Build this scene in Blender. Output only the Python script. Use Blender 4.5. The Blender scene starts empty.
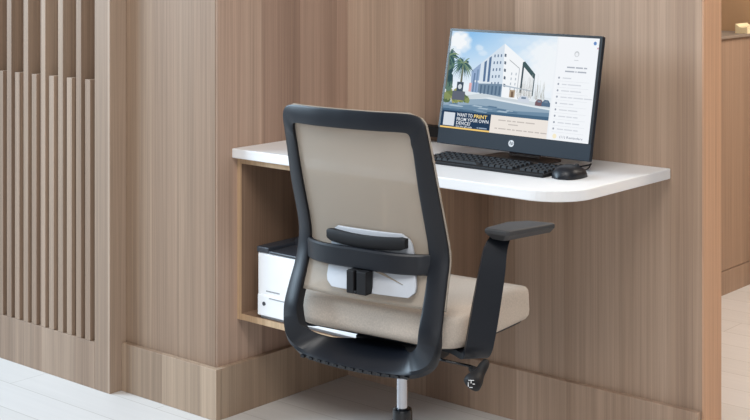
import bpy, bmesh, math, random
from mathutils import Vector, Matrix
R = math.radians
S = bpy.context.scene
COL = S.collection
random.seed(7)

# ---------------------------------------------------------------- camera
cam = bpy.data.cameras.new('camera')
cam.sensor_width = 36.0
cam.lens = 66.57
cam.shift_y = -0.3533
cam.clip_start = 0.05
co = bpy.data.objects.new('camera', cam)
co.location = (0, 0, 1.30)
co.rotation_euler = (R(90), 0, R(40.65))
COL.objects.link(co)
S.camera = co

# ---------------------------------------------------------------- light
w = bpy.data.worlds.new('world'); S.world = w; w.use_nodes = True
bg = w.node_tree.nodes['Background']
bg.inputs[0].default_value = (0.90, 0.95, 1.0, 1)
bg.inputs[1].default_value = 0.30

def area(name, loc, target, sx, sy, power, color):
    l = bpy.data.lights.new(name, 'AREA'); l.shape = 'RECTANGLE'
    l.size = sx; l.size_y = sy; l.energy = power; l.color = color
    o = bpy.data.objects.new(name, l); COL.objects.link(o)
    o.location = loc
    o.rotation_euler = (Vector(target) - Vector(loc)).to_track_quat('-Z', 'Y').to_euler()
    return o
area('window_daylight', (-6.3, 0.4, 2.6), (-2.6, 2.2, 1.5), 2.6, 2.2, 340, (0.66, 0.84, 1.0))
area('ceiling_panel', (-1.2, 0.9, 3.2), (-1.7, 2.0, 0.0), 2.4, 1.2, 84, (1.0, 0.97, 0.93))
area('camera_side_fill', (1.6, -2.2, 1.5), (-2.3, 2.8, 0.3), 3.4, 2.2, 50, (0.97, 0.98, 1.0))  # added soft fill from the camera side, brightens floor and under-desk area
area('kitchen_light', (-0.8, 4.7, 2.5), (-2.0, 4.5, 0.6), 1.0, 1.0, 66, (1.0, 0.91, 0.80))

S.view_settings.view_transform = 'Standard'
S.view_settings.look = 'None'
S.view_settings.gamma = 1.0
S.view_settings.exposure = 0.0
S.view_settings.use_curve_mapping = False

# ---------------------------------------------------------------- materials
def lin(c):
    def f(v):
        v /= 255.0
        return v / 12.92 if v <= 0.04045 else ((v + 0.055) / 1.055) ** 2.4
    return (f(c[0]), f(c[1]), f(c[2]), 1)

def mat(name, rgb, rough=0.5, metal=0.0, noise=0.0, nscale=40, spec=0.5, bump=0.0):
    m = bpy.data.materials.new(name); m.use_nodes = True
    nt = m.node_tree; b = nt.nodes['Principled BSDF']
    b.inputs['Base Color'].default_value = lin(rgb)
    b.inputs['Roughness'].default_value = rough
    b.inputs['Metallic'].default_value = metal
    b.inputs['Specular IOR Level'].default_value = spec
    if noise or bump:
        tc = nt.nodes.new('ShaderNodeTexCoord'); n = nt.nodes.new('ShaderNodeTexNoise')
        n.inputs['Scale'].default_value = nscale; n.inputs['Detail'].default_value = 4
        nt.links.new(tc.outputs['Object'], n.inputs['Vector'])
        if noise:
            mx = nt.nodes.new('ShaderNodeMix'); mx.data_type = 'RGBA'
            c = lin(rgb)
            mx.inputs[6].default_value = tuple(v * (1 - noise) for v in c[:3]) + (1,)
            mx.inputs[7].default_value = tuple(min(1, v * (1 + noise)) for v in c[:3]) + (1,)
            nt.links.new(n.outputs['Fac'], mx.inputs[0])
            nt.links.new(mx.outputs[2], b.inputs['Base Color'])
        if bump:
            bp = nt.nodes.new('ShaderNodeBump'); bp.inputs['Strength'].default_value = bump
            bp.inputs['Distance'].default_value = 0.001
            nt.links.new(n.outputs['Fac'], bp.inputs['Height'])
            nt.links.new(bp.outputs['Normal'], b.inputs['Normal'])
    return m

def wood(name, light, mid, dark, band=7.0, seed=0.0, axis='Z', rough=0.55, grain=0.22):
    """veneer: broad plank-to-plank bands plus a fine straight grain along the given axis"""
    m = bpy.data.materials.new(name); m.use_nodes = True
    nt = m.node_tree; N = nt.nodes; L = nt.links
    b = N['Principled BSDF']; b.inputs['Roughness'].default_value = rough
    b.inputs['Specular IOR Level'].default_value = 0.3
    tc = N.new('ShaderNodeTexCoord')
    def mapped(scale, off):
        mp = N.new('ShaderNodeMapping'); mp.inputs['Scale'].default_value = scale
        mp.inputs['Location'].default_value = (off, off * 1.7, off * 0.3)
        L.new(tc.outputs['Object'], mp.inputs['Vector']); return mp
    if axis == 'Z': s1, s2, s3 = (band, band, 0.10), (260, 260, 2.5), (60, 60, 0.5)
    elif axis == 'X': s1, s2, s3 = (0.1, band, band), (1.6, 150, 150), (0.5, 38, 38)
    else: s1, s2, s3 = (band, 0.1, band), (150, 1.6, 150), (38, 0.5, 38)
    n1 = N.new('ShaderNodeTexNoise'); n1.inputs['Scale'].default_value = 1.0; n1.inputs['Detail'].default_value = 1.5
    L.new(mapped(s1, seed).outputs[0], n1.inputs['Vector'])
    sp = N.new('ShaderNodeSeparateXYZ'); L.new(tc.outputs['Object'], sp.inputs[0])
    su = N.new('ShaderNodeMath'); su.operation = 'ADD'; L.new(sp.outputs[0], su.inputs[0]); L.new(sp.outputs[1], su.inputs[1])
    ml = N.new('ShaderNodeMath'); ml.operation = 'MULTIPLY_ADD'; L.new(su.outputs[0], ml.inputs[0]); ml.inputs[1].default_value = 6.3; ml.inputs[2].default_value = seed
    fl = N.new('ShaderNodeMath'); fl.operation = 'FLOOR'; L.new(ml.outputs[0], fl.inputs[0])
    wn = N.new('ShaderNodeTexWhiteNoise'); wn.noise_dimensions = '1D'; L.new(fl.outputs[0], wn.inputs['W'])
    mb_ = N.new('ShaderNodeMix'); mb_.inputs[0].default_value = 0.38 if axis == 'Z' else 0.0
    L.new(n1.outputs['Fac'], mb_.inputs[2]); L.new(wn.outputs['Value'], mb_.inputs[3])
    cr = N.new('ShaderNodeValToRGB'); L.new(mb_.outputs[0], cr.inputs[0])
    e = cr.color_ramp.elements
    e[0].position = 0.30; e[0].color = lin(dark)
    e[1].position = 0.70; e[1].color = lin(light)
    k = e.new(0.5); k.color = lin(mid)
    n2 = N.new('ShaderNodeTexNoise'); n2.inputs['Scale'].default_value = 1.0; n2.inputs['Detail'].default_value = 3
    L.new(mapped(s2, seed + 3).outputs[0], n2.inputs['Vector'])
    n3 = N.new('ShaderNodeTexNoise'); n3.inputs['Scale'].default_value = 1.0; n3.inputs['Detail'].default_value = 2
    L.new(mapped(s3, seed + 9).outputs[0], n3.inputs['Vector'])
    ad = N.new('ShaderNodeMath'); ad.operation = 'ADD'
    L.new(n2.outputs['Fac'], ad.inputs[0]); L.new(n3.outputs['Fac'], ad.inputs[1])
    mr = N.new('ShaderNodeMapRange'); mr.inputs[1].default_value = 0.6; mr.inputs[2].default_value = 1.4
    mr.inputs[3].default_value = 1 - grain; mr.inputs[4].default_value = 1 + grain
    L.new(ad.outputs[0], mr.inputs[0])
    mx = N.new('ShaderNodeVectorMath'); mx.operation = 'SCALE'
    L.new(cr.outputs[0], mx.inputs[0]); L.new(mr.outputs[0], mx.inputs['Scale'])
    L.new(mx.outputs[0], b.inputs['Base Color'])
    bp = N.new('ShaderNodeBump'); bp.inputs['Strength'].default_value = 0.12; bp.inputs['Distance'].default_value = 0.001
    L.new(n2.outputs['Fac'], bp.inputs['Height']); L.new(bp.outputs['Normal'], b.inputs['Normal'])
    return m

VL, VM, VD = (178, 156, 135), (160, 137, 116), (141, 117, 98)
M = {}
M['veneer'] = wood('walnut_veneer', VL, VM, VD, 7.0, 0.0)
M['veneer_b'] = wood('walnut_veneer_return', (182, 156, 138), (168, 141, 124), (152, 126, 110), 6.0, 4.2)
M['veneer_c'] = wood('desk_wall_veneer', (176, 152, 133), (157, 133, 114), (137, 113, 96), 7.0, 0.0)
M['veneer_base'] = wood('baseboard_veneer', (170, 148, 127), (156, 134, 114), (141, 119, 100), 9.0, 7.7)
M['veneer_slat'] = wood('slat_veneer', (166, 145, 127), (151, 129, 111), (135, 113, 96), 9.0, 2.1)
M['veneer_end'] = wood('end_panel_veneer', (184, 146, 118), (174, 137, 110), (164, 129, 103), 10.0, 5.5)
M['oak'] = wood('oak_edge', (200, 172, 140), (190, 162, 130), (179, 150, 119), 20.0, 1.3)
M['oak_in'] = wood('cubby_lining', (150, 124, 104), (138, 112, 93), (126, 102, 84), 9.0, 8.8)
M['white_top'] = mat('white_laminate', (229, 229, 230), 0.35, spec=0.4)
M['black'] = mat('charcoal_plastic', (14, 18, 26), 0.40, spec=0.38, bump=0.1, nscale=900)
M['black_soft'] = mat('soft_black_plastic', (18, 18, 21), 0.6, spec=0.3)
M['grey_rubber'] = mat('armpad_rubber', (50, 50, 52), 0.55, noise=0.1, nscale=60)
M['gloss'] = mat('black_gloss', (18, 20, 24), 0.25)
M['chrome'] = mat('chrome', (176, 178, 184), 0.22, metal=1.0)
M['printer_white'] = mat('printer_white', (240, 241, 243), 0.4)
M['printer_dark'] = mat('printer_dark', (52, 56, 64), 0.4)
M['printer_grey'] = mat('printer_grey', (150, 153, 158), 0.5)
M['key'] = mat('key_plastic', (22, 24, 29), 0.45)
M['key_legend'] = mat('icon_white', (205, 207, 210), 0.5)
M['bezel'] = mat('monitor_slate', (27, 36, 46), 0.5, spec=0.25)
M['stand'] = mat('stand_metal', (104, 92, 86), 0.35, metal=0.3)
M['floor_far'] = None
M['cushion'] = mat('cream_fabric', (238, 218, 176), 0.9, noise=0.06, nscale=30)
M['counter'] = wood('counter_top_grey', (150, 136, 124), (140, 126, 114), (130, 116, 104), 8.0, 3.3, axis='Y')
M['counter_front'] = wood('counter_front_veneer', (166, 140, 119), (150, 125, 106), (134, 110, 92), 9.0, 6.1)
M['warm_wall'] = mat('warm_plaster', (196, 158, 120), 0.85, noise=0.03, nscale=6)

def fabric(name, rgb, scale=900, depth=0.12):
    m = mat(name, rgb, 0.95, spec=0.15)
    nt = m.node_tree; b = nt.nodes['Principled BSDF']
    tc = nt.nodes.new('ShaderNodeTexCoord'); n = nt.nodes.new('ShaderNodeTexNoise')
    n.inputs['Scale'].default_value = scale * 0.35; n.inputs['Detail'].default_value = 5
    nt.links.new(tc.outputs['Object'], n.inputs['Vector'])
    mx = nt.nodes.new('ShaderNodeMix'); mx.data_type = 'RGBA'; c = lin(rgb)
    mx.inputs[6].default_value = tuple(v * (1 - depth * 2.2) for v in c[:3]) + (1,)
    mx.inputs[7].default_value = tuple(min(1, v * (1 + depth * 2.2)) for v in c[:3]) + (1,)
    nt.links.new(n.outputs['Fac'], mx.inputs[0]); nt.links.new(mx.outputs[2], b.inputs['Base Color'])
    bp = nt.nodes.new('ShaderNodeBump'); bp.inputs['Strength'].default_value = 0.4; bp.inputs['Distance'].default_value = 0.0008
    nt.links.new(n.outputs['Fac'], bp.inputs['Height']); nt.links.new(bp.outputs['Normal'], b.inputs['Normal'])
    return m
M['seat_fabric'] = fabric('beige_seat_fabric', (190, 178, 166))

def mesh_fabric():
    m = mat('beige_mesh_fabric', (182, 172, 160), 0.9, spec=0.1)
    nt = m.node_tree; N = nt.nodes; L = nt.links; b = N['Principled BSDF']
    tc = N.new('ShaderNodeTexCoord')
    wv = []
    for prof in ('X', 'Z'):
        t = N.new('ShaderNodeTexWave'); t.wave_type = 'BANDS'; t.bands_direction = prof
        t.inputs['Scale'].default_value = 230; t.inputs['Distortion'].default_value = 0.3
        L.new(tc.outputs['Object'], t.inputs['Vector']); wv.append(t)
    mu = N.new('ShaderNodeMath'); mu.operation = 'MULTIPLY'
    L.new(wv[0].outputs['Fac'], mu.inputs[0]); L.new(wv[1].outputs['Fac'], mu.inputs[1])
    mr = N.new('ShaderNodeMapRange'); mr.inputs[1].default_value = 0.0; mr.inputs[2].default_value = 1.0
    mr.inputs[3].default_value = 0.12; mr.inputs[4].default_value = 0.55
    L.new(mu.outputs[0], mr.inputs[0])
    tr = N.new('ShaderNodeBsdfTransparent'); tl = N.new('ShaderNodeBsdfTranslucent')
    tl.inputs[0].default_value = lin((182, 172, 160))
    m1 = N.new('ShaderNodeMixShader'); m1.inputs[0].default_value = 0.25
    L.new(b.outputs[0], m1.inputs[1]); L.new(tl.outputs[0], m1.inputs[2])
    m2 = N.new('ShaderNodeMixShader'); L.new(mr.outputs[0], m2.inputs[0])
    L.new(m1.outputs[0], m2.inputs[1]); L.new(tr.outputs[0], m2.inputs[2])
    L.new(m2.outputs[0], N['Material Output'].inputs[0])
    return m
M['mesh'] = mesh_fabric()

def pad_mat():
    m = mat('translucent_white_plastic', (186, 190, 197), 0.4)
    b = m.node_tree.nodes['Principled BSDF']
    b.inputs['Transmission Weight'].default_value = 0.12
    b.inputs['Roughness'].default_value = 0.45
    return m
M['pad'] = pad_mat()
M['taupe'] = mat('taupe_matte', (150, 138, 124), 0.9)

def floor_mat():
    m = bpy.data.materials.new('whitewashed_planks'); m.use_nodes = True
    nt = m.node_tree; N = nt.nodes; L = nt.links; b = N['Principled BSDF']
    b.inputs['Roughness'].default_value = 0.42; b.inputs['Specular IOR Level'].default_value = 0.35
    tc = N.new('ShaderNodeTexCoord')
    br = N.new('ShaderNodeTexBrick'); br.offset = 0.37; br.squash = 1.0
    br.inputs['Scale'].default_value = 1.0; br.inputs['Brick Width'].default_value = 1.35
    br.inputs['Row Height'].default_value = 0.135; br.inputs['Mortar Size'].default_value = 0.0016
    br.inputs['Mortar Smooth'].default_value = 0.3; br.inputs['Bias'].default_value = 0.0
    br.inputs['Color1'].default_value = lin((213, 210, 208)); br.inputs['Color2'].default_value = lin((207, 204, 201))
    br.inputs['Mortar'].default_value = lin((182, 178, 173))
    mp = N.new('ShaderNodeMapping'); mp.inputs['Location'].default_value = (0.3, 0.015, 0)
    L.new(tc.outputs['Object'], mp.inputs['Vector']); L.new(mp.outputs[0], br.inputs['Vector'])
    m2 = N.new('ShaderNodeMapping'); m2.inputs['Scale'].default_value = (2.5, 60, 1)
    L.new(tc.outputs['Object'], m2.inputs['Vector'])
    n = N.new('ShaderNodeTexNoise'); n.inputs['Scale'].default_value = 1; n.inputs['Detail'].default_value = 5
    L.new(m2.outputs[0], n.inputs['Vector'])
    mr = N.new('ShaderNodeMapRange'); mr.inputs[3].default_value = 0.93; mr.inputs[4].default_value = 1.05
    L.new(n.outputs['Fac'], mr.inputs[0])
    sc = N.new('ShaderNodeVectorMath'); sc.operation = 'SCALE'
    L.new(br.outputs['Color'], sc.inputs[0]); L.new(mr.outputs[0], sc.inputs['Scale'])
    L.new(sc.outputs[0], b.inputs['Base Color'])
    return m
M['floor'] = floor_mat()

def emit(name, rgb, strength=1.0):
    m = bpy.data.materials.new(name); m.use_nodes = True
    nt = m.node_tree; nt.nodes.remove(nt.nodes['Principled BSDF'])
    e = nt.nodes.new('ShaderNodeEmission'); e.inputs[0].default_value = lin(rgb); e.inputs[1].default_value = strength
    nt.links.new(e.outputs[0], nt.nodes['Material Output'].inputs[0]); return m

# ---------------------------------------------------------------- mesh helpers
def link(name, bm, m, parent=None, smooth=False, bevel=0.0, seg=2, sub=0, ms=None):
    bmesh.ops.recalc_face_normals(bm, faces=bm.faces)
    me = bpy.data.meshes.new(name); bm.to_mesh(me); bm.free()
    for x in (ms if ms else [m]): me.materials.append(x)
    o = bpy.data.objects.new(name, me); COL.objects.link(o)
    if parent: o.parent = parent
    if smooth:
        for p in me.polygons: p.use_smooth = True
    if bevel:
        b = o.modifiers.new('bevel', 'BEVEL'); b.width = bevel; b.segments = seg
        b.limit_method = 'ANGLE'; b.angle_limit = R(35); b.harden_normals = False
    if sub:
        s = o.modifiers.new('sub', 'SUBSURF'); s.levels = sub; s.render_levels = sub
    return o

def bx(bm, x0, x1, y0, y1, z0, z1, mi=0):
    v = [bm.verts.new(p) for p in ((x0,y0,z0),(x1,y0,z0),(x1,y1,z0),(x0,y1,z0),(x0,y0,z1),(x1,y0,z1),(x1,y1,z1),(x0,y1,z1))]
    for f in ((0,3,2,1),(4,5,6,7),(0,1,5,4),(1,2,6,5),(2,3,7,6),(3,0,4,7)):
        bm.faces.new([v[i] for i in f]).material_index = mi
    return v

def box(name, x0, x1, y0, y1, z0, z1, m, parent=None, bevel=0.0, seg=2, smooth=False):
    bm = bmesh.new(); bx(bm, x0, x1, y0, y1, z0, z1)
    return link(name, bm, m, parent, bevel=bevel, seg=seg, smooth=smooth)

def prism(bm, pts, z0, z1):
    a = [bm.verts.new((x, y, z0)) for x, y in pts]; b = [bm.verts.new((x, y, z1)) for x, y in pts]
    n = len(pts)
    bm.faces.new(a[::-1]); bm.faces.new(b)
    for i in range(n): bm.faces.new((a[i], a[(i+1) % n], b[(i+1) % n], b[i]))

def arc(cx, cy, r, a0, a1, n=8):
    return [(cx + r * math.cos(R(a0 + (a1 - a0) * i / n)), cy + r * math.sin(R(a0 + (a1 - a0) * i / n))) for i in range(n + 1)]

def rrect(x0, x1, y0, y1, r, n=6):
    return arc(x1-r, y0+r, r, -90, 0, n) + arc(x1-r, y1-r, r, 0, 90, n) + arc(x0+r, y1-r, r, 90, 180, n) + arc(x0+r, y0+r, r, 180, 270, n)

def tube(bm, pts, r, n=10, cap=True):
    pts = [Vector(p) for p in pts]; rings = []
    up = Vector((0, 0, 1))
    for i, p in enumerate(pts):
        t = (pts[min(i+1, len(pts)-1)] - pts[max(i-1, 0)]).normalized()
        a = t.cross(up)
        if a.length < 1e-4: a = t.cross(Vector((1, 0, 0)))
        a.normalize(); b = a.cross(t).normalized()
        rr = r[i] if isinstance(r, (list, tuple)) else r
        rings.append([bm.verts.new(p + rr * (math.cos(2*math.pi*k/n) * a + math.sin(2*math.pi*k/n) * b)) for k in range(n)])
    for i in range(len(rings) - 1):
        for k in range(n): bm.faces.new((rings[i][k], rings[i][(k+1) % n], rings[i+1][(k+1) % n], rings[i+1][k]))
    if cap: bm.faces.new(rings[0][::-1]); bm.faces.new(rings[-1])

def loft(bm, rings, closed_ring=True, cap=True, closed_path=False):
    V = [[bm.verts.new(p) for p in r] for r in rings]
    m_ = len(V); n = len(V[0])
    for i in range(m_ if closed_path else m_ - 1):
        A, B = V[i], V[(i+1) % m_]
        for k in range(n if closed_ring else n - 1):
            bm.faces.new((A[k], A[(k+1) % n], B[(k+1) % n], B[k]))
    if cap and not closed_path:
        bm.faces.new(V[0][::-1]); bm.faces.new(V[-1])

def catmull(pts, per=6):
    out = []
    n = len(pts)
    for i in range(n - 1):
        p0, p1, p2, p3 = (Vector(pts[max(i-1, 0)]), Vector(pts[i]), Vector(pts[i+1]), Vector(pts[min(i+2, n-1)]))
        for k in range(per):
            t = k / per
            out.append(0.5 * ((2*p1) + (p2-p0)*t + (2*p0-5*p1+4*p2-p3)*t*t + (3*p1-p0-3*p2+p3)*t**3))
    out.append(Vector(pts[-1])); return out

def tag(o, label, cat, group=None):
    o['label'] = label; o['category'] = cat
    if group: o['group'] = group
    return o

def thing(name, loc, label, cat, rz=0.0, group=None):
    o = bpy.data.objects.new(name, None); COL.objects.link(o)
    o.location = loc; o.rotation_euler = (0, 0, rz); o.empty_display_size = 0.1
    return tag(o, label, cat, group)

def struct(o):
    o['kind'] = 'structure'; return o

# ---------------------------------------------------------------- structure
XB, YF, YC = -2.811, 2.606, 3.146          # return wall, wall front on the left, wall behind the desk
struct(box('floor', -7, 2, -2.5, 8, -0.08, 0.0, M['floor']))
# left wall block: its front faces the room, its right side is the return beside the desk
struct(box('wall_left', -6.0, XB - 0.004, YF, 3.24, 0.0, 2.7, M['veneer'], bevel=0.0012))
# a thin veneer cladding on the return
struct(box('wall_side', XB - 0.004, XB, YF + 0.002, YC, 0.0, 2.7, M['veneer_b']))
struct(box('wall_back', XB - 0.004, -1.630, YC, 3.242, 0.0, 2.7, M['veneer_c'], bevel=0.001))
struct(box('trim_1', -1.630, -1.625, YC + 0.0005, 3.242, 0.0, 2.7, M['veneer_end'], bevel=0.0008))
BT = 0.019
struct(box('baseboard_left', -3.196, XB + BT, YF - BT, YF - 0.0005, 0.0, 0.14, M['veneer_base'], bevel=0.0012))
struct(box('baseboard_side', XB + 0.0005, XB + BT, YF + 0.0005, YC - BT, 0.0, 0.14, M['veneer_base'], bevel=0.0012))
struct(box('baseboard_back', XB + 0.0005, -1.630, YC - BT, YC - 0.0005, 0.0, 0.14, M['veneer_c'], bevel=0.0012))
struct(box('wall_right', -6.0, 1.0, 5.06, 5.16, 0.0, 2.7, M['warm_wall']))

# slatted screen on the left
SY = 2.545
scr = thing('slatted_screen', (-3.19, SY, 0), 'tall vertical-slat wood screen standing at the left edge against the plain veneer wall', 'screen')
bm = bmesh.new()
bx(bm, -0.077, -0.007, 0, 0.0605, 0, 2.7)                 # right stile
bx(bm, -1.20, -0.077, 0, 0.0605, 0, 0.137)           # bottom rail
link('frame', bm, M['veneer_slat'], scr, bevel=0.001)
P = 0.0877
for i in range(12):
    x1 = -0.077 - 0.064 - i * P                     # right edge of a tall slat
    box('tall_slat', x1 - 0.0245, x1, 0.0005, 0.060, 0.1375, 2.7, M['veneer_slat'], scr, bevel=0.0008)
for i in range(12):
    x1 = -0.077 - 0.0215 - i * P
    box('short_slat', x1 - 0.0245, x1, 0.0008, 0.060, 0.1375, 0.904, M['veneer_slat'], scr, bevel=0.0008)

# ---------------------------------------------------------------- desk
dk = bmesh.new()
x0, x1, y0, y1, r = XB + 0.0005, -1.716, 2.663, YC - 0.0005, 0.11
prism(dk, [(x0, y1), (x0, y0)] + arc(x1 - r, y0 + r, r, -90, 0, 14) + [(x1, y1)], 0.709, 0.7355)
tag(link('desk_top', dk, M['white_top'], bevel=0.0025, seg=2), 'white wall-mounted desk top with a rounded front right corner', 'desk')

# open cubby cabinet hung under the desk top
cb = thing('open_cubby', (XB, 2.684, 0.258), 'open wooden cubby hung under the left end of the white desk', 'cabinet')
cw, cd, chh = 0.545, YC - 2.684 - 0.001, 0.709 - 0.258 - 0.0005
def edged(name, x0, x1, y0, y1, z0, z1):
    """panel with a veneered face and an oak front edge band"""
    bm = bmesh.new(); bx(bm, x0, x1, y0 + 0.0012, y1, z0, z1, 0); bx(bm, x0, x1, y0, y0 + 0.0012, z0, z1, 1)
    return link(name, bm, None, cb, ms=[M['oak_in'], M['oak']])
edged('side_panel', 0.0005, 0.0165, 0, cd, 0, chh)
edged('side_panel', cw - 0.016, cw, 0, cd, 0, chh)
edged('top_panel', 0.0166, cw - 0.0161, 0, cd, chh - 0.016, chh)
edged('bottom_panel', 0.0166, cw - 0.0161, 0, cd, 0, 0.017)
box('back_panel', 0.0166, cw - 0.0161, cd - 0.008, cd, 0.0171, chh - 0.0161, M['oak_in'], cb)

# ---------------------------------------------------------------- printer in the cubby
pr = thing('printer', (-2.736, 2.689, 0.2755), 'white printer with a dark top standing inside the open cubby', 'printer')
pw, pd, ph = 0.38, 0.36, 0.180
box('body', 0, pw, 0, pd, 0.006, ph, M['printer_white'], pr, bevel=0.006, seg=3)
box('foot_plinth', 0.008, pw - 0.008, 0.006, pd - 0.006, 0.0, 0.006, M['printer_grey'], pr)
bm = bmesh.new()                                     # dark lid with a recessed output slot
bx(bm, -0.001, 0.045, -0.002, pd, ph, ph + 0.016)
bx(bm, pw - 0.045, pw + 0.001, -0.002, pd, ph, ph + 0.016)
bx(bm, 0.045, pw - 0.045, 0.10, pd, ph, ph + 0.026)
bx(bm, 0.045, pw - 0.045, -0.002, 0.10, ph, ph + 0.008)
link('lid', bm, M['printer_dark'], pr, bevel=0.003)
tr_ = box('paper_tray', 0.004, pw - 0.004, -0.004, 0.03, 0.008, 0.066, M['printer_white'], pr, bevel=0.003)
box('tray_slot', 0.05, 0.15, -0.0052, 0.0, 0.058, 0.0605, M['printer_grey'], tr_)
bm = bmesh.new(); tube(bm, [(0.03, 0.0, 0.042), (0.03, -0.0058, 0.042)], 0.0055, 14)
link('button', bm, M['printer_dark'], pr, smooth=False)
bm = bmesh.new()
for i in range(10): bx(bm, 0.035 + i * 0.0052, 0.0385 + i * 0.0052, -0.0009, 0.001, 0.075, 0.0785)
link('model_text', bm, M['printer_grey'], pr)

# ---------------------------------------------------------------- all-in-one computer
mw, mh, tilt = 0.494, 0.3125, R(11.3)
mon = thing('computer_monitor', (-2.321, 2.959, 0.7356), 'black all-in-one computer showing a white building on its lit screen', 'computer', R(-2.2))
def mon_part(o):
    """screens and shells are modelled upright at z=0 and leaned back about their bottom edge"""
    o.location = (0, 0, 0.0295); o.rotation_euler = (-tilt, 0, 0); return o
bm = bmesh.new()
prism(bm, rrect(0, mw, 0, mh, 0.003, 3), 0, 0.012)          # x, z outline extruded in depth
bmesh.ops.rotate(bm, cent=(0, 0, 0), matrix=Matrix.Rotation(R(90), 3, 'X'), verts=bm.verts)
bmesh.ops.translate(bm, vec=(0, 0.012, 0), verts=bm.verts)
bx(bm, 0.06, mw - 0.06, 0.012, 0.032, 0.03, mh - 0.05)
shell = mon_part(link('housing', bm, M['bezel'], mon, bevel=0.0015))
bm = bmesh.new()                                            # black glass bezel around the picture
sx0, sx1, sz0, sz1 = 0.0065, mw - 0.008, 0.043, mh - 0.0065
for a in ((-0.0002, sx0, 0.0435, mh + 0.0002), (sx1, mw + 0.0002, 0.0435, mh + 0.0002)):
    bx(bm, a[0], a[1], -0.0012, 0.001, a[2], a[3])
bx(bm, sx0, sx1, -0.0012, 0.001, sz1, mh + 0.0002)
mon_part(link('screen_bezel', bm, M['gloss'], mon))

# the picture on the screen: flat coloured shapes in one mesh; u,v run 0..1 from the lower left
def picture_mat():
    m = bpy.data.materials.new('screen_picture'); m.use_nodes = True
    nt = m.node_tree; nt.nodes.remove(nt.nodes['Principled BSDF'])
    at = nt.nodes.new('ShaderNodeVertexColor'); at.layer_name = 'picture'
    e = nt.nodes.new('ShaderNodeEmission'); e.inputs[1].default_value = 1.0
    nt.links.new(at.outputs[0], e.inputs[0]); nt.links.new(e.outputs[0], nt.nodes['Material Output'].inputs[0]); return m
SB = bmesh.new(); LAY = [0]; PIC = SB.loops.layers.float_color.new('picture')
def paint(f, rgb):
    for l in f.loops: l[PIC] = lin(rgb)
SW, SH = sx1 - sx0, sz1 - sz0
def poly(uv, rgb):
    LAY[0] += 1; y = -0.0002 - LAY[0] * 0.000004
    f = SB.faces.new([SB.verts.new((sx0 + u * SW, y, sz0 + v * SH)) for u, v in uv]); paint(f, rgb)
def rect(u0, u1, v0, v1, rgb): poly([(u0, v0), (u1, v0), (u1, v1), (u0, v1)], rgb)
def disc(u, v, ru, rgb, n=12, asp=None, jag=0.0):
    asp = SW / SH if asp is None else asp
    pts = []
    for k in range(n):
        a = 2 * math.pi * k / n; q = ru * (1 + jag * (random.random() - .5))
        pts.append((min(max(u + q * math.cos(a), 0), 1), min(max(v + q * asp * math.sin(a), 0), 1)))
    poly(pts, rgb)
def text(s, u, v, h, rgb, align='LEFT', bold=0.0, width=None):
    LAY[0] += 1; y = -0.0002 - LAY[0] * 0.000004
    cu = bpy.data.curves.new('t', 'FONT'); cu.body = s; cu.size = 1.0; cu.align_x = align; cu.resolution_u = 2; cu.offset = bold
    o = bpy.data.objects.new('t', cu); COL.objects.link(o)
    dg = bpy.context.evaluated_depsgraph_get(); dg.update()
    me = bpy.data.meshes.new_from_object(o.evaluated_get(dg))
    hh = h * SH / 0.73; sxx = hh
    if width:
        xs = [p.co.x for p in me.vertices]; sxx = width * SW / (max(xs) - min(xs))
    vs = [SB.verts.new((sx0 + u * SW + p.co.x * sxx, y, sz0 + v * SH + p.co.y * hh)) for p in me.vertices]
    for p in me.polygons:
        try: paint(SB.faces.new([vs[i] for i in p.vertices]), rgb)
        except ValueError: pass
    bpy.data.objects.remove(o); bpy.data.curves.remove(cu); bpy.data.meshes.remove(me)
def words(u, v, h, rgb, lens, gap=0.008):
    for l in lens:
        rect(u, u + l, v, v + h, rgb); u += l + gap

PV = 0.178                                                  # bottom of the picture area
# sky: blue upper left fading to pale cloud on the right and low down
def sky(u, v):
    t = max(0, min(1, (v - 0.45) / 0.55)) * max(0, 1 - max(0, u - 0.12) * 1.55)
    c = [234 - 96 * t, 242 - 52 * t, 249 - 14 * t]
    w_ = 0.0
    for cu_, cv, rx, ry, k in ((0.055, 0.90, 0.085, 0.12, 1.0), (0.02, 0.80, 0.07, 0.10, .8), (0.10, 0.88, 0.05, 0.09, .8), (0.21, 0.84, 0.03, 0.035, .5), (0.24, 0.79, 0.03, 0.03, .4),
                               (0.66, 0.82, 0.12, 0.13, .8), (0.70, 0.65, 0.14, 0.2, .8), (0.56, 0.80, 0.08, 0.06, .4), (0.45, 0.93, 0.1, 0.05, .2)):
        d = ((u - cu_) / rx) ** 2 + ((v - cv) / ry) ** 2
        w_ = max(w_, k * max(0, min(1, 1.35 - d + 0.25 * math.sin(u * 90 + cv * 30) * math.sin(v * 70))))
    return tuple(int(a * (1 - w_) + b * w_) for a, b in zip(c, (244, 247, 250)))
NU, NV = 90, 44
for i in range(NU):
    for j in range(NV):
        u, v = (i + .5) / NU * .735, PV + .2 + (j + .5) / NV * (1 - PV - .2)
        du, dv = .5 / NU * .735, .5 / NV * (1 - PV - .2)
        rect(u - du, u + du, v - dv, v + dv, sky(u, v)); LAY[0] = 1
LAY[0] = 2
rect(0, 0.735, PV, PV + 0.22, (226, 234, 240))
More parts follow.
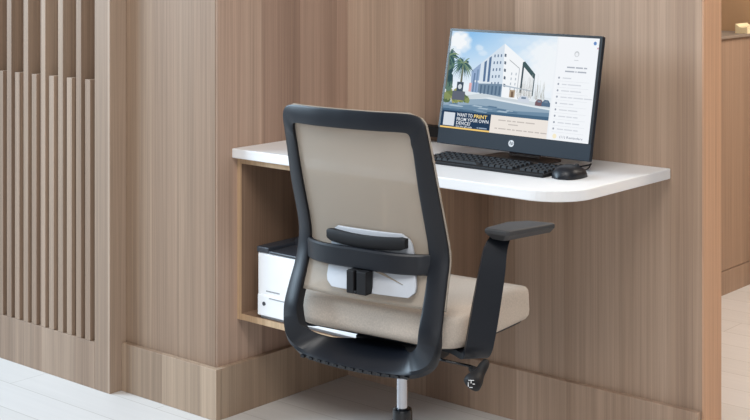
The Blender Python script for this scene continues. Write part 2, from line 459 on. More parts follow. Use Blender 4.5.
# road and verge
poly([(0, PV), (0.735, PV), (0.735, PV + 0.10), (0.30, PV + 0.155), (0, PV + 0.10)], (150, 172, 190))
poly([(0, PV + 0.085), (0.32, PV + 0.17), (0.735, PV + 0.115), (0.735, PV + 0.15), (0.3, PV + 0.215), (0, PV + 0.12)], (205, 214, 220))
poly([(0, PV), (0.735, PV), (0.735, PV + 0.075), (0.52, PV + 0.06), (0.25, PV + 0.085), (0, PV + 0.05)], (112, 140, 164))
poly([(0, PV), (0.735, PV), (0.735, PV + 0.035), (0.40, PV + 0.028), (0, PV + 0.022)], (74, 104, 130))
for i in range(16):
    u = random.random() * 0.66; v = PV + 0.01 + random.random() * 0.07
    poly([(u, v), (u + .07, v - .004), (u + .08, v + .008), (u + .02, v + .012)], random.choice([(170, 190, 205), (92, 120, 146), (130, 156, 178)]))
# building: left wing, front wing, right wing
poly([(0.185, PV + 0.21), (0.405, PV + 0.185), (0.385, 0.90), (0.175, 0.60)], (214, 226, 238))
poly([(0.405, PV + 0.185), (0.59, PV + 0.165), (0.60, 0.625), (0.53, 0.74), (0.385, 0.90)], (243, 246, 249))
poly([(0.175, 0.60), (0.185, PV + 0.21), (0.235, PV + 0.205), (0.235, 0.685)], (150, 172, 204))
poly([(0.20, PV + 0.31), (0.35, PV + 0.31), (0.35, PV + 0.33), (0.20, PV + 0.33)], (222, 231, 240))
rect(0.195, 0.205, PV + 0.21, 0.58, (104, 128, 160))
rect(0.215, 0.226, PV + 0.21, 0.62, (120, 146, 178))
for q, top in ((0.263, 0.70), (0.293, 0.745)):
    poly([(q, 0.50), (q + 0.016, 0.505), (q + 0.012, top + .02), (q - 0.004, top)], (92, 118, 152))
for j in range(5):
    for i in range(3):
        u = 0.322 + i * 0.022; v = 0.475 + j * 0.07 + i * 0.004
        rect(u, u + 0.009, v, v + 0.028, (110, 130, 156))
for j in range(5):
    u = 0.408 - j * 0.004; v = 0.47 + j * 0.075
    poly([(u, v), (u + 0.013, v - 0.006), (u + 0.013, v + 0.024), (u, v + 0.03)], (96, 108, 124))
poly([(0.235, PV + 0.21), (0.40, PV + 0.185), (0.40, PV + 0.315), (0.235, PV + 0.30)], (120, 142, 164))
for i in range(6): rect(0.25 + i * 0.026, 0.262 + i * 0.026, PV + 0.20, PV + 0.29, (88, 112, 136))
poly([(0.43, 0.745), (0.505, 0.665), (0.505, 0.655), (0.43, 0.735)], (176, 180, 184))
rect(0.502, 0.507, 0.42, 0.66, (184, 190, 196))
rect(0.522, 0.534, 0.42, 0.725, (74, 88, 96)); 
poly([(0.522, 0.725), (0.536, 0.735), (0.613, 0.615), (0.613, 0.56), (0.536, 0.675), (0.522, 0.69)], (70, 92, 96))
rect(0.606, 0.613, 0.40, 0.60, (86, 100, 106))
poly([(0.537, PV + 0.19), (0.605, PV + 0.18), (0.606, 0.55), (0.537, 0.66)], (236, 240, 243))
for j in range(4):
    for i in range(2): rect(0.452 + i * 0.03, 0.459 + i * 0.03, 0.44 + j * 0.05, 0.465 + j * 0.05, (178, 188, 198))
poly([(0.405, PV + 0.31), (0.60, PV + 0.275), (0.60, PV + 0.265), (0.405, PV + 0.295)], (178, 190, 202))
rect(0.455, 0.492, PV + 0.19, PV + 0.265, (178, 160, 138)); rect(0.466, 0.482, PV + 0.19, PV + 0.25, (120, 100, 84))
# bare trees, cars
for i in range(70):
    u = 0.50 + random.random() * 0.20; v = PV + 0.17 + random.random() * 0.05; h = 0.04 + random.random() * (0.22 - abs(u - 0.62) * 1.0)
    d = (random.random() - 0.5) * 0.03
    poly([(u, v), (u + 0.0022, v), (u + d + 0.001, v + h), (u + d, v + h)], random.choice([(172, 168, 164), (188, 190, 186), (150, 150, 146), (196, 202, 196)]))
for u, v, q, c in ((0.555, PV + 0.165, 0.038, (206, 214, 226)), (0.66, PV + 0.145, 0.026, (120, 96, 104)), (0.705, PV + 0.145, 0.028, (88, 112, 138))):
    poly([(u - q, v - .012), (u + q, v - .014), (u + q, v + .02), (u + q * .5, v + .05), (u - q * .4, v + .052), (u - q, v + .022)], c)
    rect(u - q * .4, u + q * .4, v + .022, v + .04, (118, 136, 156))
# hedge, palms and sign
for i in range(46):
    u = random.random() * 0.17; v = PV + 0.11 + random.random() * 0.09
    disc(u, v, 0.012 + random.random() * 0.01, random.choice([(112, 128, 84), (134, 146, 96), (84, 106, 78), (160, 158, 104)]), 7, jag=0.5)
def palm(u, v0, v1, n, spread):
    poly([(max(u - .008, 0), v0), (u + .008, v0), (u + .006, v1), (max(u - .006, 0), v1)], (112, 116, 104))
    for i in range(n):
        a = R(-110 + 400 * random.random()); l = spread * (0.55 + 0.6 * random.random())
        c = random.choice([(58, 90, 96), (76, 108, 102), (98, 130, 112), (52, 80, 90), (124, 148, 116), (150, 166, 134)])
        pts = [(u + l * t * math.cos(a), v1 + 1.5 * (l * t * math.sin(a) - 0.9 * spread * t * t * .55)) for t in (0, .35, .7, 1.0)]
        w_ = (.006, .009, .007, .001)
        poly([(max(p[0], 0), p[1] + q) for p, q in zip(pts, w_)] + [(max(p[0], 0), p[1] - q) for p, q in list(zip(pts, w_))[::-1]], c)
for i in range(60): disc(0.004 + random.random() * 0.030, 0.40 + random.random() * 0.36, 0.012 + random.random() * .012, random.choice([(58, 86, 88), (72, 102, 98), (96, 124, 110), (50, 76, 84)]), 7, jag=.6)
palm(0.002, 0.42, 0.74, 46, 0.090)
palm(0.112, 0.34, 0.67, 90, 0.075)
rect(0.06, 0.15, PV + 0.115, PV + 0.205, (98, 104, 118)); rect(0.085, 0.132, PV + 0.205, PV + 0.30, (70, 84, 98))
disc(0.108, PV + 0.252, 0.014, (206, 214, 220), 14)
rect(0.172, 0.19, PV + 0.21, PV + 0.30, (226, 176, 178))
# banner below the picture
rect(0, 0.735, 0.0, PV, (236, 229, 222))
rect(0, 0.352, 0.016, PV, (40, 62, 88))
rect(0, 0.352, 0.0, 0.016, (244, 204, 122))
rect(0.018, 0.098, 0.026, PV - 0.018, (214, 220, 228))      # plain pale square
text('WANT TO', 0.112, 0.128, 0.036, (236, 241, 246), bold=0.012, width=0.112)
text('PRINT', 0.232, 0.128, 0.036, (255, 222, 130), bold=0.016, width=0.092)
text('FROM YOUR OWN', 0.112, 0.085, 0.034, (232, 238, 244), bold=0.012, width=0.225)
text('DEVICE?', 0.112, 0.046, 0.033, (232, 238, 244), bold=0.012, width=0.10)
text('Scan the QR code', 0.112, 0.021, 0.018, (232, 238, 244), bold=0.012, width=0.115)
words(0.262, 0.026, 0.012, (150, 168, 188), (0.010, 0.056), 0.004)
words(0.405, 0.128, 0.011, (196, 189, 184), (0.05, 0.03, 0.022, 0.05, 0.06))
words(0.475, 0.094, 0.011, (200, 193, 188), (0.065,))
words(0.385, 0.045, 0.011, (196, 189, 184), (0.018, 0.05, 0.028, 0.018, 0.042, 0.022, 0.036, 0.03, 0.04))
# right column
rect(0.735, 1.0, 0.0, 1.0, (243, 246, 250))
rect(0.735, 0.745, 0.0, 1.0, (238, 242, 247))
disc(0.975, 0.952, 0.010, (104, 142, 196), 12); disc(0.995, 0.905, 0.005, (204, 150, 170), 8)
disc(0.868, 0.84, 0.016, (206, 210, 214), 14); disc(0.868, 0.835, 0.010, (238, 241, 245), 14); rect(0.855, 0.882, 0.775, 0.782, (206, 210, 216))
words(0.815, 0.700, 0.014, (176, 182, 192), (0.05, 0.045, 0.02), 0.006)
words(0.805, 0.660, 0.014, (176, 182, 192), (0.06, 0.008, 0.055), 0.006)
ls = ((0.055,), (0.03, 0.085), (0.05, 0.07), (0.04, 0.03, 0.06, 0.05), (0.05, 0.03), (0.05, 0.06), (0.045, 0.035, 0.03), (0.04, 0.04, 0.045), (0.04, 0.05, 0.03))
for i, l in enumerate(ls):
    v = 0.595 - i * 0.0615
    disc(0.772, v + 0.006, 0.006, (160, 166, 178), 10)
    words(0.795, v, 0.011, (212, 216, 223), l, 0.006)
    rect(0.765, 0.965, v - 0.026, v - 0.0235, (216, 220, 227))
disc(0.785, 0.038, 0.013, (246, 236, 206), 14)
text('(11) Reminders', 0.815, 0.026, 0.024, (120, 128, 146), width=0.145)
scr_o = mon_part(link('screen', SB, picture_mat(), mon))
# round maker's badge on the chin
bm = bmesh.new(); tube(bm, [(mw / 2 + 0.003, 0.001, 0.0215), (mw / 2 + 0.003, -0.0008, 0.0215)], 0.0088, 28)
badge = mon_part(link('badge', bm, M['key_legend'], mon))
cu = bpy.data.curves.new('t', 'FONT'); cu.body = 'hp'; cu.size = 0.0125; cu.shear = 0.3; cu.align_x = 'CENTER'; cu.offset = 0.0001
o = bpy.data.objects.new('t', cu); COL.objects.link(o)
dg = bpy.context.evaluated_depsgraph_get(); dg.update()
me = bpy.data.meshes.new_from_object(o.evaluated_get(dg)); bpy.data.objects.remove(o)
bm = bmesh.new(); bm.from_mesh(me)
for v in bm.verts: v.co = Vector((mw / 2 + 0.003 + v.co.x, -0.001, 0.0188 + v.co.y))
lt = link('letters', bm, M['bezel'], badge)
# stand: neck plate behind the screen and a flat foot
bm = bmesh.new()
prism(bm, rrect(0.135, 0.335, -0.035, 0.115, 0.012, 4), 0, 0.006)
foot = link('stand_foot', bm, M['stand'], mon, bevel=0.0015)
bm = bmesh.new()
loft(bm, [[(a, y, z), (b, y, z), (b, y + 0.008, z + .002), (a, y + 0.008, z + .002)] for a, b, y, z in
          ((0.185, 0.285, 0.078, 0.006), (0.185, 0.285, 0.088, 0.05), (0.185, 0.285, 0.074, 0.12), (0.185, 0.285, 0.06, 0.17))])
link('stand_neck', bm, M['stand'], mon, bevel=0.0015)

# black adapter plugged low on the wall, left of the computer
pa = thing('power_adapter', (-2.53, YC, 0.752), 'black power adapter plugged in on the wall behind the left edge of the computer', 'adapter')
bm = bmesh.new(); prism(bm, rrect(0, 0.13, 0, 0.030, 0.012, 5), 0, 0.035)
bmesh.ops.rotate(bm, cent=(0, 0, 0), matrix=Matrix.Rotation(R(90), 3, 'X'), verts=bm.verts)
link('body', bm, M['black_soft'], pa, bevel=0.002)
bm = bmesh.new(); tube(bm, catmull([(0.128, -0.018, 0.015), (0.16, -0.02, 0.012), (0.20, -0.035, 0.04), (0.24, -0.05, 0.08)], 5), 0.0025, 8)
link('cord', bm, M['gloss'], pa, smooth=True)

# ---------------------------------------------------------------- keyboard
kx0, kx1, ky0, ky1 = -2.262, -1.8785, 2.812, 2.925
kb = thing('keyboard', (kx0, ky0, 0.7357), 'black wired keyboard lying on the white desk before the computer', 'keyboard')
KW, KD = kx1 - kx0, ky1 - ky0
bm = bmesh.new()
bx(bm, 0, KW, 0, KD, 0, 0.008)
for v in bm.verts:
    if v.co.z > 0.004 and v.co.y > KD / 2: v.co.z += 0.004
link('base', bm, M['black_soft'], kb, bevel=0.002)
bmk = bmesh.new()
bx(bmk, -0.0078, 0.0078, -0.0068, 0.0068, 0, 0.006)
for v in bmk.verts:
    if v.co.z > 0.003: v.co.x *= 0.84; v.co.y *= 0.84
first = None; cols = 20; px = (KW - 0.012) / cols; py = (KD - 0.016) / 5
def key(x, y, ln=1):
    global first
    if first is None:
        first = link('key', bmk, M['key'], kb); k = first
    else:
        k = first.copy(); COL.objects.link(k); k.parent = kb
    k.location = (x, y, 0.0078 + 0.004 * y / KD); k.scale = (ln, 1, 1)
    k.rotation_euler = (R(2), 0, 0)
for rr in range(5):
    y = 0.012 + py * (rr + 0.5)
    c = 0
    while c < cols:
        if c == 15: c += 1; continue                         # gap before the number block
        if rr == 0 and c == 4:
            key(0.006 + px * (c + 2.5), y, px * 6 / 0.0180); c += 6; continue
        key(0.006 + px * (c + 0.5), y, 1.0); c += 1

# ---------------------------------------------------------------- mouse
ms_ = thing('computer_mouse', (-1.838, 2.868, 0.7357), 'black wired mouse on the desk at the right end of the keyboard', 'mouse', R(-3))
bm = bmesh.new()
prof = []
for i in range(13):
    t = i / 12.0; y = -0.050 + 0.098 * t
    hw = 0.033 * (max(0.0, 1 - abs(2 * t - 1) ** 3.0)) ** 0.5 + 0.002
    hh = 0.027 * (max(0.0, 1 - abs((t - 0.42) / (0.42 if t < 0.42 else 0.58)) ** 2.4)) ** 0.62 + 0.004
    ring = []
    for k in range(13):
        a = math.pi * k / 12
        ring.append((hw * math.cos(a), y, max(0.0, hh * math.sin(a) ** 0.75)))
    prof.append(ring)
loft(bm, prof)
mb = link('body', bm, M['black'], ms_, smooth=True)
bm = bmesh.new(); tube(bm, [(-0.003, 0.03, 0.0215), (0.003, 0.03, 0.0215)], 0.0075, 14)
link('scroll_wheel', bm, M['grey_rubber'], ms_)
bm = bmesh.new()
tube(bm, catmull([(0.0, 0.046, 0.008), (0.001, 0.075, 0.012), (-0.012, 0.105, 0.018), (-0.03, 0.125, 0.012), (-0.07, 0.12, 0.003), (-0.12, 0.125, 0.0025)], 6), 0.0019, 8)
link('cable', bm, M['black_soft'], ms_, smooth=True)

# ---------------------------------------------------------------- office chair
KCH = 0.965                                          # size of everything above the base
ch = thing('office_chair', (-2.104 * KCH, 2.55 * KCH, 0), 'black-framed office chair with beige mesh back and beige seat at the white desk', 'chair', R(6))
H = [  # rear face: outer edge, inner edge, thickness vector; right half from top centre to bottom centre
 ((0, -.238, .931), (0, -.242, .889), (0, .020, 0)),
 ((.08, -.234, .931), (.08, -.238, .889), (0, .020, 0)),
 ((.150, -.219, .9305), (.142, -.226, .889), (0, .020, 0)),
 ((.179, -.211, .926), (.158, -.221, .8865), (0, .021, 0)),
 ((.194, -.206, .913), (.1625, -.217, .878), (0, .022, 0)),
 ((.1985, -.202, .892), (.1635, -.214, .862), (0, .022, 0)),
 ((.2005, -.190, .85), (.164, -.206, .84), (0, .023, 0)),
 ((.205, -.164, .75), (.164, -.184, .75), (0, .024, 0)),
 ((.207, -.134, .65), (.165, -.154, .65), (0, .026, 0)),
 ((.210, -.128, .60), (.167, -.148, .60), (0, .028, 0)),
 ((.211, -.140, .55), (.168, -.160, .55), (0, .030, 0)),
 ((.215, -.158, .50), (.170, -.178, .50), (0, .030, 0)),
 ((.218, -.175, .45), (.170, -.195, .452), (0, .030, -.002)),
 ((.214, -.187, .408), (.164, -.192, .418), (0, .028, -.006)),
 ((.200, -.195, .378), (.150, -.180, .405), (0, .022, -.012)),
 ((.168, -.200, .360), (.126, -.156, .3895), (0, .014, -.014)),
 ((.125, -.203, .3525), (.098, -.126, .3795), (0, .008, -.014)),
 ((.06, -.205, .349), (.052, -.082, .376), (0, .006, -.014)),
 ((0, -.206, .348), (0, -.062, .377), (0, .006, -.014)),
]
O_ = catmull([h[0] for h in H], 4); I_ = catmull([h[1] for h in H], 4); T_ = catmull([h[2] for h in H], 4)
for o in O_: o.y -= 0.006 * min(1, max(0, (o.z - .38) / .07))
def mir(v): return Vector((-v.x, v.y, v.z))
rings = []
def section(o, i, t, flip):
    k = min(1, max(0, (o.z - .385) / .07))               # wedge section on the upright part, flat lip at the bottom
    to = t * (0.30 * k + 1 - k)
    ti = Vector((0, (o.y + to.y) - i.y + 0.006, 0)) if k >= 1 else t.lerp(Vector((0, (o.y + to.y) - i.y + 0.006, 0)), k)
    q = [o + to * 0.3, o.lerp(i, .10), i.lerp(o, .12), i + ti * 0.12, i + ti, o + to]
    if flip: q = [mir(a) for a in q]
    return q
for o, i, t in zip(O_, I_, T_): rings.append(section(o, i, t, False))
for o, i, t in list(zip(O_, I_, T_))[-2:0:-1]: rings.append(section(o, i, t, True))
bm = bmesh.new(); loft(bm, rings, closed_path=True)
fr = link('back_frame', bm, M['black'], ch, smooth=True)
e = fr.modifiers.new('es', 'EDGE_SPLIT'); e.split_angle = R(38)
# small notches along the lower lip
bm = bmesh.new()
for k in range(-6, 7):
    x = k * 0.024
    bx(bm, x - 0.006, x + 0.004, -0.2065 + abs(k) * 0.0007, -0.199 + abs(k) * 0.0007, 0.3375 + 0.00012 * k * k, 0.343 + 0.00012 * k * k)
link('rim_ribs', bm, M['gloss'], fr)

# mesh panel: follows the front of the frame, its edge shows as a thin beige lip
Ef = [(o.x, o.y + t.y * 0.30, o.z) for o, i, t in zip(O_, I_, T_)]
side = [p for p in Ef if p[2] >= 0.47]
bm = bmesh.new()
zs = [0.492 + (0.9325 - 0.492) * k / 40 for k in range(41)]
sd = sorted(side, key=lambda p: p[2])
def edge_at(z):
    zz = min(max(z, sd[0][2]), 0.930)
    for a, b in zip(sd, sd[1:]):
        if a[2] <= zz <= b[2] and b[2] > a[2] and b[0] > 0.13:
            t = (zz - a[2]) / (b[2] - a[2]); return a[0] + (b[0] - a[0]) * t, a[1] + (b[1] - a[1]) * t
    return 0.15, -0.205
def sheet(th, grow):
    rows = []
    for z in zs:
        wx, wy = edge_at(z); wx += grow
        sag = 0.022 if z > .9 else 0.026
        if z < 0.55: sag = 0.026 - (0.55 - z) * 0.1
        row = []
        for k in range(25):
            u = -1 + 2 * k / 24
            row.append((wx * u, wy + th - sag * (1 - abs(u) ** 2.2), z))
        rows.append(row)
    return rows
A, B = sheet(0.0006, 0.002), sheet(0.005, 0.002)
VA = [[bm.verts.new(p) for p in r] for r in A]; VB = [[bm.verts.new(p) for p in r] for r in B]
for i in range(40):
    for k in range(24):
        bm.faces.new((VA[i][k], VA[i][k+1], VA[i+1][k+1], VA[i+1][k])); bm.faces.new((VB[i][k], VB[i+1][k], VB[i+1][k+1], VB[i][k+1]))
    bm.faces.new((VA[i][0], VA[i+1][0], VB[i+1][0], VB[i][0])); bm.faces.new((VA[i][24], VB[i][24], VB[i+1][24], VA[i+1][24]))
for k in range(24):
    bm.faces.new((VA[0][k], VB[0][k], VB[0][k+1], VA[0][k+1])); bm.faces.new((VA[40][k], VA[40][k+1], VB[40][k+1], VB[40][k]))
link('mesh_back', bm, M['mesh'], ch, smooth=True)

# crossbar bowed to the rear
bm = bmesh.new(); rg = []
for k in range(25):
    u = -1 + 2 * k / 24; x = 0.177 * u; y = -0.1955 + 0.054 * abs(u) ** 3.4; z = 0.5630 + 0.003 * (1 - u * u)
    rg.append([(x, y, z + 0.003), (x, y, z + 0.042), (x, y + 0.004, z + 0.046), (x, y + 0.013, z + 0.046), (x, y + 0.013, z), (x, y + 0.004, z)])
loft(bm, rg); cbz = link('crossbar', bm, M['black'], ch, smooth=True)
e = cbz.modifiers.new('es', 'EDGE_SPLIT'); e.split_angle = R(38)

# lumbar pad: white plastic plate with a black grip along its top
bm = bmesh.new()
out = [(-.106, .640), (-.099, .650), (-.06, .651), (0, .6485), (.06, .6505), (.112, .651), (.124, .642), (.135, .60), (.150, .535), (.146, .518), (.130, .510), (0, .508), (-.080, .512), (-.098, .522), (-.104, .56)]
def py_(x, z=.64): return -0.169 - max(0, .6 - z) * 0.28 + 0.75 * x * x
rows = []                                            # one row of points per height, so that the plate bends cleanly
for k in range(13):
    z = .515 + (.651 - .515) * k / 12
    q = z - .515; e_ = .651 - z
    ins = (.020 - min(q, .020)) ** 2 / .020 + (.020 - min(e_, .020)) ** 2 / .020
    l, r_ = -.090 + ins, .154 - (z - .515) * .22 - ins
    rows.append([(l + (r_ - l) * j / 14, z) for j in range(15)])
VA = [[bm.verts.new((x, py_(x, z), z)) for x, z in r_] for r_ in rows]; VB = [[bm.verts.new((x, py_(x, z) + .007, z)) for x, z in r_] for r_ in rows]
for i in range(12):
    for k in range(14):
        bm.faces.new((VA[i][k], VA[i][k+1], VA[i+1][k+1], VA[i+1][k])); bm.faces.new((VB[i][k], VB[i+1][k], VB[i+1][k+1], VB[i][k+1]))
    bm.faces.new((VA[i][0], VA[i+1][0], VB[i+1][0], VB[i][0])); bm.faces.new((VA[i][14], VB[i][14], VB[i+1][14], VA[i+1][14]))
for k in range(14):
    bm.faces.new((VA[0][k], VB[0][k], VB[0][k+1], VA[0][k+1])); bm.faces.new((VA[12][k], VA[12][k+1], VB[12][k+1], VB[12][k]))
pad = link('lumbar_pad', bm, M['pad'], ch, bevel=0.0015)
bm = bmesh.new()
q = [(.032, .566), (.055, .566), (.118, .542)]
va = [bm.verts.new((x, py_(x, z) - .0022, z)) for x, z in q]; vb = [bm.verts.new((x, py_(x, z) + .001, z)) for x, z in q]
bm.faces.new(va); bm.faces.new(vb[::-1])
for i in range(3): bm.faces.new((va[i], vb[i], vb[(i+1) % 3], va[(i+1) % 3]))
link('pad_dart', bm, M['taupe'], pad)  # thin taupe triangle set on the rear face of the pad
bm = bmesh.new(); rg = []
for k in range(17):
    u = -1 + 2 * k / 16; x = 0.107 * u + 0.014; y = py_(x) - 0.012; z = 0.6325 - 0.006 * (1 - u * u)
    q = 1.0 if abs(u) < .95 else 0.75
    rg.append([(x, y, z - 0.015 * q), (x, y - .003, z - .007), (x, y - .003, z + 0.007), (x, y, z + 0.013 * q), (x, y + 0.0125, z + 0.013 * q), (x, y + 0.0125, z - 0.015 * q)])
loft(bm, rg); g = link('lumbar_grip', bm, M['black_soft'], pad, smooth=True)
e = g.modifiers.new('es', 'EDGE_SPLIT'); e.split_angle = R(50)
bm = bmesh.new()
bx(bm, -0.010, 0.010, -0.214, -0.185, 0.514, 0.566); bx(bm, 0.018, 0.044, -0.214, -0.185, 0.514, 0.566); bx(bm, 0.010, 0.018, -0.204, -0.185, 0.514, 0.566)
bx(bm, 0.010, 0.018, -0.214, -0.204, 0.514, 0.522)
link('lumbar_slider', bm, M['black_soft'], ch, bevel=0.002)

# seat cushion
bm = bmesh.new()
def seat_ring(hw, y0, y1, z, r=0.055, rf=0.024, dz=0.0):
    pts = arc(hw - rf, y1 - rf, rf, 0, 90, 7) + arc(-hw + rf, y1 - rf, rf, 90, 180, 7)
    pts += arc(-hw + r, y0 + r, r, 180, 270, 7) + arc(hw - r, y0 + r, r, 270, 360, 7)
    return [(x, y, z - dz * ((y - y0) / (y1 - y0)) ** 3) for x, y in pts]
SY0, SY1, SHW = -0.140, 0.226, 0.230
rg = [seat_ring(SHW - 0.006, SY0 + 0.012, SY1 - 0.006, 0.399), seat_ring(SHW - 0.001, SY0 + 0.003, SY1 - 0.001, 0.407),
      seat_ring(SHW, SY0, SY1, 0.420), seat_ring(SHW - 0.001, SY0 + .002, SY1 - .001, 0.457), seat_ring(SHW - 0.002, SY0 + 0.004, SY1 - .002, 0.467),
      seat_ring(SHW - 0.006, SY0 + 0.014, SY1 - 0.006, 0.4725, .05, .022), seat_ring(SHW - 0.05, SY0 + 0.05, SY1 - 0.05, 0.4755, .03, .02), seat_ring(SHW - 0.14, SY0 + 0.13, SY1 - 0.13, 0.476, .02, .02)]
loft(bm, rg)
seat = link('seat', bm, M['seat_fabric'], ch, smooth=True)
bm = bmesh.new()
loft(bm, [seat_ring(SHW - 0.07, SY0 + 0.07, SY1 - 0.05, 0.382), seat_ring(SHW - 0.016, SY0 + 0.03, SY1 - 0.016, 0.390), seat_ring(SHW - 0.008, SY0 + 0.014, SY1 - 0.010, 0.4025)])
link('seat_pan', bm, M['black_soft'], ch, smooth=False)
# tilt mechanism under the seat, joined to the frame
bm = bmesh.new()
loft(bm, [[(-.075, y, z0), (.075, y, z0), (.085, y, z1), (-.085, y, z1)] for y, z0, z1 in ((-.075, .335, .375), (-.05, .322, .379), (.02, .305, .380), (.09, .312, .380), (.13, .345, .380))])
link('tilt_mechanism', bm, M['black_soft'], ch, bevel=0.004)

# arms
for s in (1, -1):
    off = (0, 0) if s == 1 else (-.016, .022)           # the far arm is set a little further in
    bm = bmesh.new(); rg = []
    path = [((.11, -.085, .392), (.11, -.030, .392)), ((.19, -.092, .388), (.19, -.040, .386)), ((.230, -.110, .386), (.254, -.060, .382)), ((.243, -.117, .402), (.285, -.076, .395)),
            ((.246, -.111, .435), (.292, -.068, .43)), ((.246, -.087, .50), (.292, -.046, .49)), ((.246, -.058, .57), (.290, -.021, .56)), ((.247, -.036, .62), (.288, -.006, .61)), ((.252, -.010, .642), (.283, .024, .638))]
    path = [tuple((p[0] + off[0], p[1] + off[1], p[2]) for p in q) for q in path]
    l_ = catmull([p[0] for p in path], 4); r_ = catmull([p[1] for p in path], 4)
    for i, (a, b) in enumerate(zip(l_, r_)):
        j0, j1 = max(i-1, 0), min(i+1, len(l_)-1)
        t = ((l_[j1] + r_[j1]) - (l_[j0] + r_[j0])).normalized(); wv = (b - a).normalized()
        n = wv.cross(t).normalized() * 0.007
        q = [a + n, b + n, b - n, a - n]
        rg.append([(s * v.x, v.y, v.z) for v in q])
    loft(bm, rg)
    ar = link('arm', bm, M['black'], ch, smooth=True)
    e = ar.modifiers.new('es', 'EDGE_SPLIT'); e.split_angle = R(40)
    b = ar.modifiers.new('bevel', 'BEVEL'); b.width = 0.0018; b.segments = 2; b.limit_method = 'ANGLE'; b.angle_limit = R(50)
    bm = bmesh.new()
    top = [(.254, -.047), (.309, -.050), (.316, -.042), (.357, .095), (.352, .099), (.292, .089), (.258, .048), (.250, -.036)]
    low = [(.264, -.030), (.294, -.034), (.300, -.026), (.338, .108), (.332, .110), (.298, .092), (.272, .050), (.262, -.022)]
    top = [(x + off[0], y + off[1]) for x, y in top]; low = [(x + off[0], y + off[1]) for x, y in low]
    loft(bm, [[(s * x, y, .636) for x, y in low], [(s * x, y, .652) for x, y in top], [(s * x, y, .660) for x, y in top],
              [(s * (x + (.3 - x) * .06), y + (.02 - y) * .05, .6625) for x, y in top]])
    link('arm_pad', bm, M['grey_rubber'], ar, bevel=0.0015)

# lever with paddle
bm = bmesh.new(); tube(bm, catmull([(.08, -.04, .352), (.17, -.107, .3685), (.21, -.0965, .3635), (.25, -.0922, .3606), (.275, -.115, .365)], 6), 0.0032, 8)
lv = link('lever', bm, M['gloss'], ch, smooth=True)
bm = bmesh.new()
tube(bm, catmull([(.304, -.124, .392), (.302, -.138, .380), (.299, -.154, .366), (.296, -.172, .354), (.294, -.180, .348)], 4),
     [0.006, .0085, .0095, .011, .0112, .0115, .012, .013, .0145, .017, .019, .0202, .0205, .020, .0188, .015, .008], 14)
tube(bm, [(.262, -.118, .365), (.296, -.152, .371)], 0.0075, 12)
pd_ = link('paddle', bm, M['black_soft'], lv, smooth=True)
bm = bmesh.new()
ic, iu, iv = Vector((.2945, -.1755, .3525)), Vector((.855, .519, 0)), Vector((-.161, .265, .951))
inn = iu.cross(iv).normalized()
for (u0, u1, v0, v1) in ((-.006, .006, .0065, .0080), (-.0008, .0008, .001, .0065), (-.007, -.0055, -.006, .003), (.003, .008, -.001, .0006), (-.004, .003, -.008, -.0066)):
    vs = [bm.verts.new(ic + iu * u + iv * v + inn * d) for d in (.0195, .0205) for u, v in ((u0, v0), (u1, v0), (u1, v1), (u0, v1))]
    for f in ((0,1,2,3),(4,5,6,7),(0,1,5,4),(1,2,6,5),(2,3,7,6),(3,0,4,7)): bm.faces.new([vs[i] for i in f])
link('icon', bm, M['key_legend'], pd_)

# set the height of everything above the gas lift
def lift(o):
    for c in o.children:
        c.data.transform(Matrix.Translation((0, 0, 1.30 * (1 - KCH))) @ Matrix.Scale(KCH, 4)); lift(c)
lift(ch)
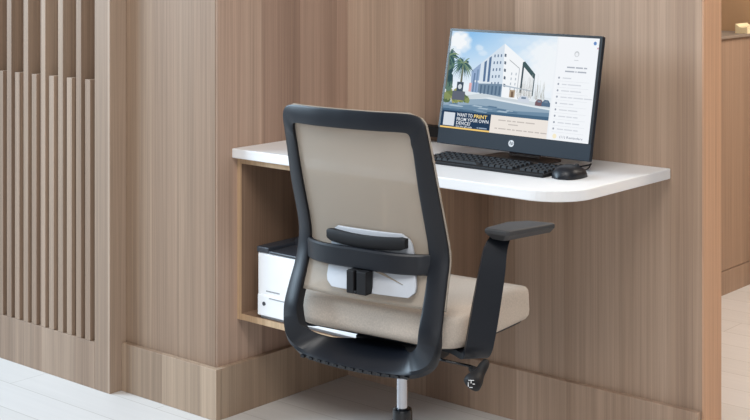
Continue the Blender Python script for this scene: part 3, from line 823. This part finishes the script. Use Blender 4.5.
# gas lift, star base, casters
bm = bmesh.new(); tube(bm, [(0, 0, .236), (0, 0, .345)], 0.0130, 24); link('gas_lift', bm, M['chrome'], ch, smooth=True).modifiers.new('es', 'EDGE_SPLIT')
bm = bmesh.new(); tube(bm, [(0, 0, .085), (0, 0, .227), (0, 0, .234), (0, 0, .237)], [.0245, .0235, .022, .0138], 24); link('lift_sleeve', bm, M['gloss'], ch, smooth=True).modifiers.new('es', 'EDGE_SPLIT')
bm = bmesh.new(); tube(bm, [(0, 0, .060), (0, 0, .105)], [.045, .036], 24); link('base_hub', bm, M['black_soft'], ch)
for k in range(5):
    a = R(72 * k + 30); d = Vector((math.cos(a), math.sin(a), 0)); p = Vector((-d.y, d.x, 0))
    bm = bmesh.new(); rg = []
    for t, hw, z0, z1 in ((.03, .026, .062, .098), (.12, .022, .060, .088), (.22, .018, .058, .076), (.27, .015, .056, .068)):
        c = d * t
        rg.append([c - p * hw + Vector((0, 0, z0)), c + p * hw + Vector((0, 0, z0)), c + p * hw * .7 + Vector((0, 0, z1)), c - p * hw * .7 + Vector((0, 0, z1))])
    loft(bm, rg); lg = link('base_leg', bm, M['black_soft'], ch, bevel=.003)
    bm = bmesh.new(); c = d * .255
    for s in (-1, 1):
        tube(bm, [c + p * s * .006 + Vector((0, 0, .0272)), c + p * s * .022 + Vector((0, 0, .0272))], 0.027, 20)
    tube(bm, [c + Vector((0, 0, .02)), c + Vector((0, 0, .062))], 0.007, 10)
    link('caster', bm, M['gloss'], lg)

# ---------------------------------------------------------------- counter beyond the wall end
CX = -2.374
ct = thing('counter_cabinet', (CX, 4.2, 0), 'wood-fronted counter with a grey top seen beyond the wall end', 'counter')
box('cabinet_body', -0.55, 0, -0.6, 0.855, 0.0895, 0.951, M['counter_front'], ct, bevel=0.001)
box('plinth', -0.55, 0.003, -0.6, 0.855, 0.0, 0.087, M['counter_front'], ct, bevel=0.001)
box('worktop', -0.57, 0.012, -0.6, 0.855, 0.9515, 0.962, M['counter'], ct, bevel=0.0015)
# small folded cloth on it: soft slab with a dipped top and a raised corner
bm = bmesh.new(); n = 10; top = []; bot = []
for i in range(n + 1):
    rt, rb = [], []
    for j in range(n + 1):
        u, v = i / n, j / n
        e_ = min(u, 1 - u, v, 1 - v)
        h = 0.028 + 0.003 * math.cos(u * 5.0) + 0.009 * max(0, 1 - u * 3)
        rt.append(bm.verts.new((u * 0.05, v * 0.10, h * min(1, 0.9 + e_ * 2))))
        rb.append(bm.verts.new((u * 0.05, v * 0.10, 0)))
    top.append(rt); bot.append(rb)
for i in range(n):
    for j in range(n):
        bm.faces.new((top[i][j], top[i+1][j], top[i+1][j+1], top[i][j+1])); bm.faces.new((bot[i][j], bot[i][j+1], bot[i+1][j+1], bot[i+1][j]))
    bm.faces.new((bot[i][0], bot[i+1][0], top[i+1][0], top[i][0])); bm.faces.new((bot[i][n], top[i][n], top[i+1][n], bot[i+1][n]))
    bm.faces.new((bot[0][i], top[0][i], top[0][i+1], bot[0][i+1])); bm.faces.new((bot[n][i], bot[n][i+1], top[n][i+1], top[n][i]))
fc = link('folded_cloth', bm, M['cushion'], smooth=True)
fc.modifiers.new('es', 'EDGE_SPLIT').split_angle = R(50)
fc.location = (-2.414, 4.93, 0.9622)
tag(fc, 'small cream folded cloth lying on the grey counter top beyond the wall end', 'cloth')
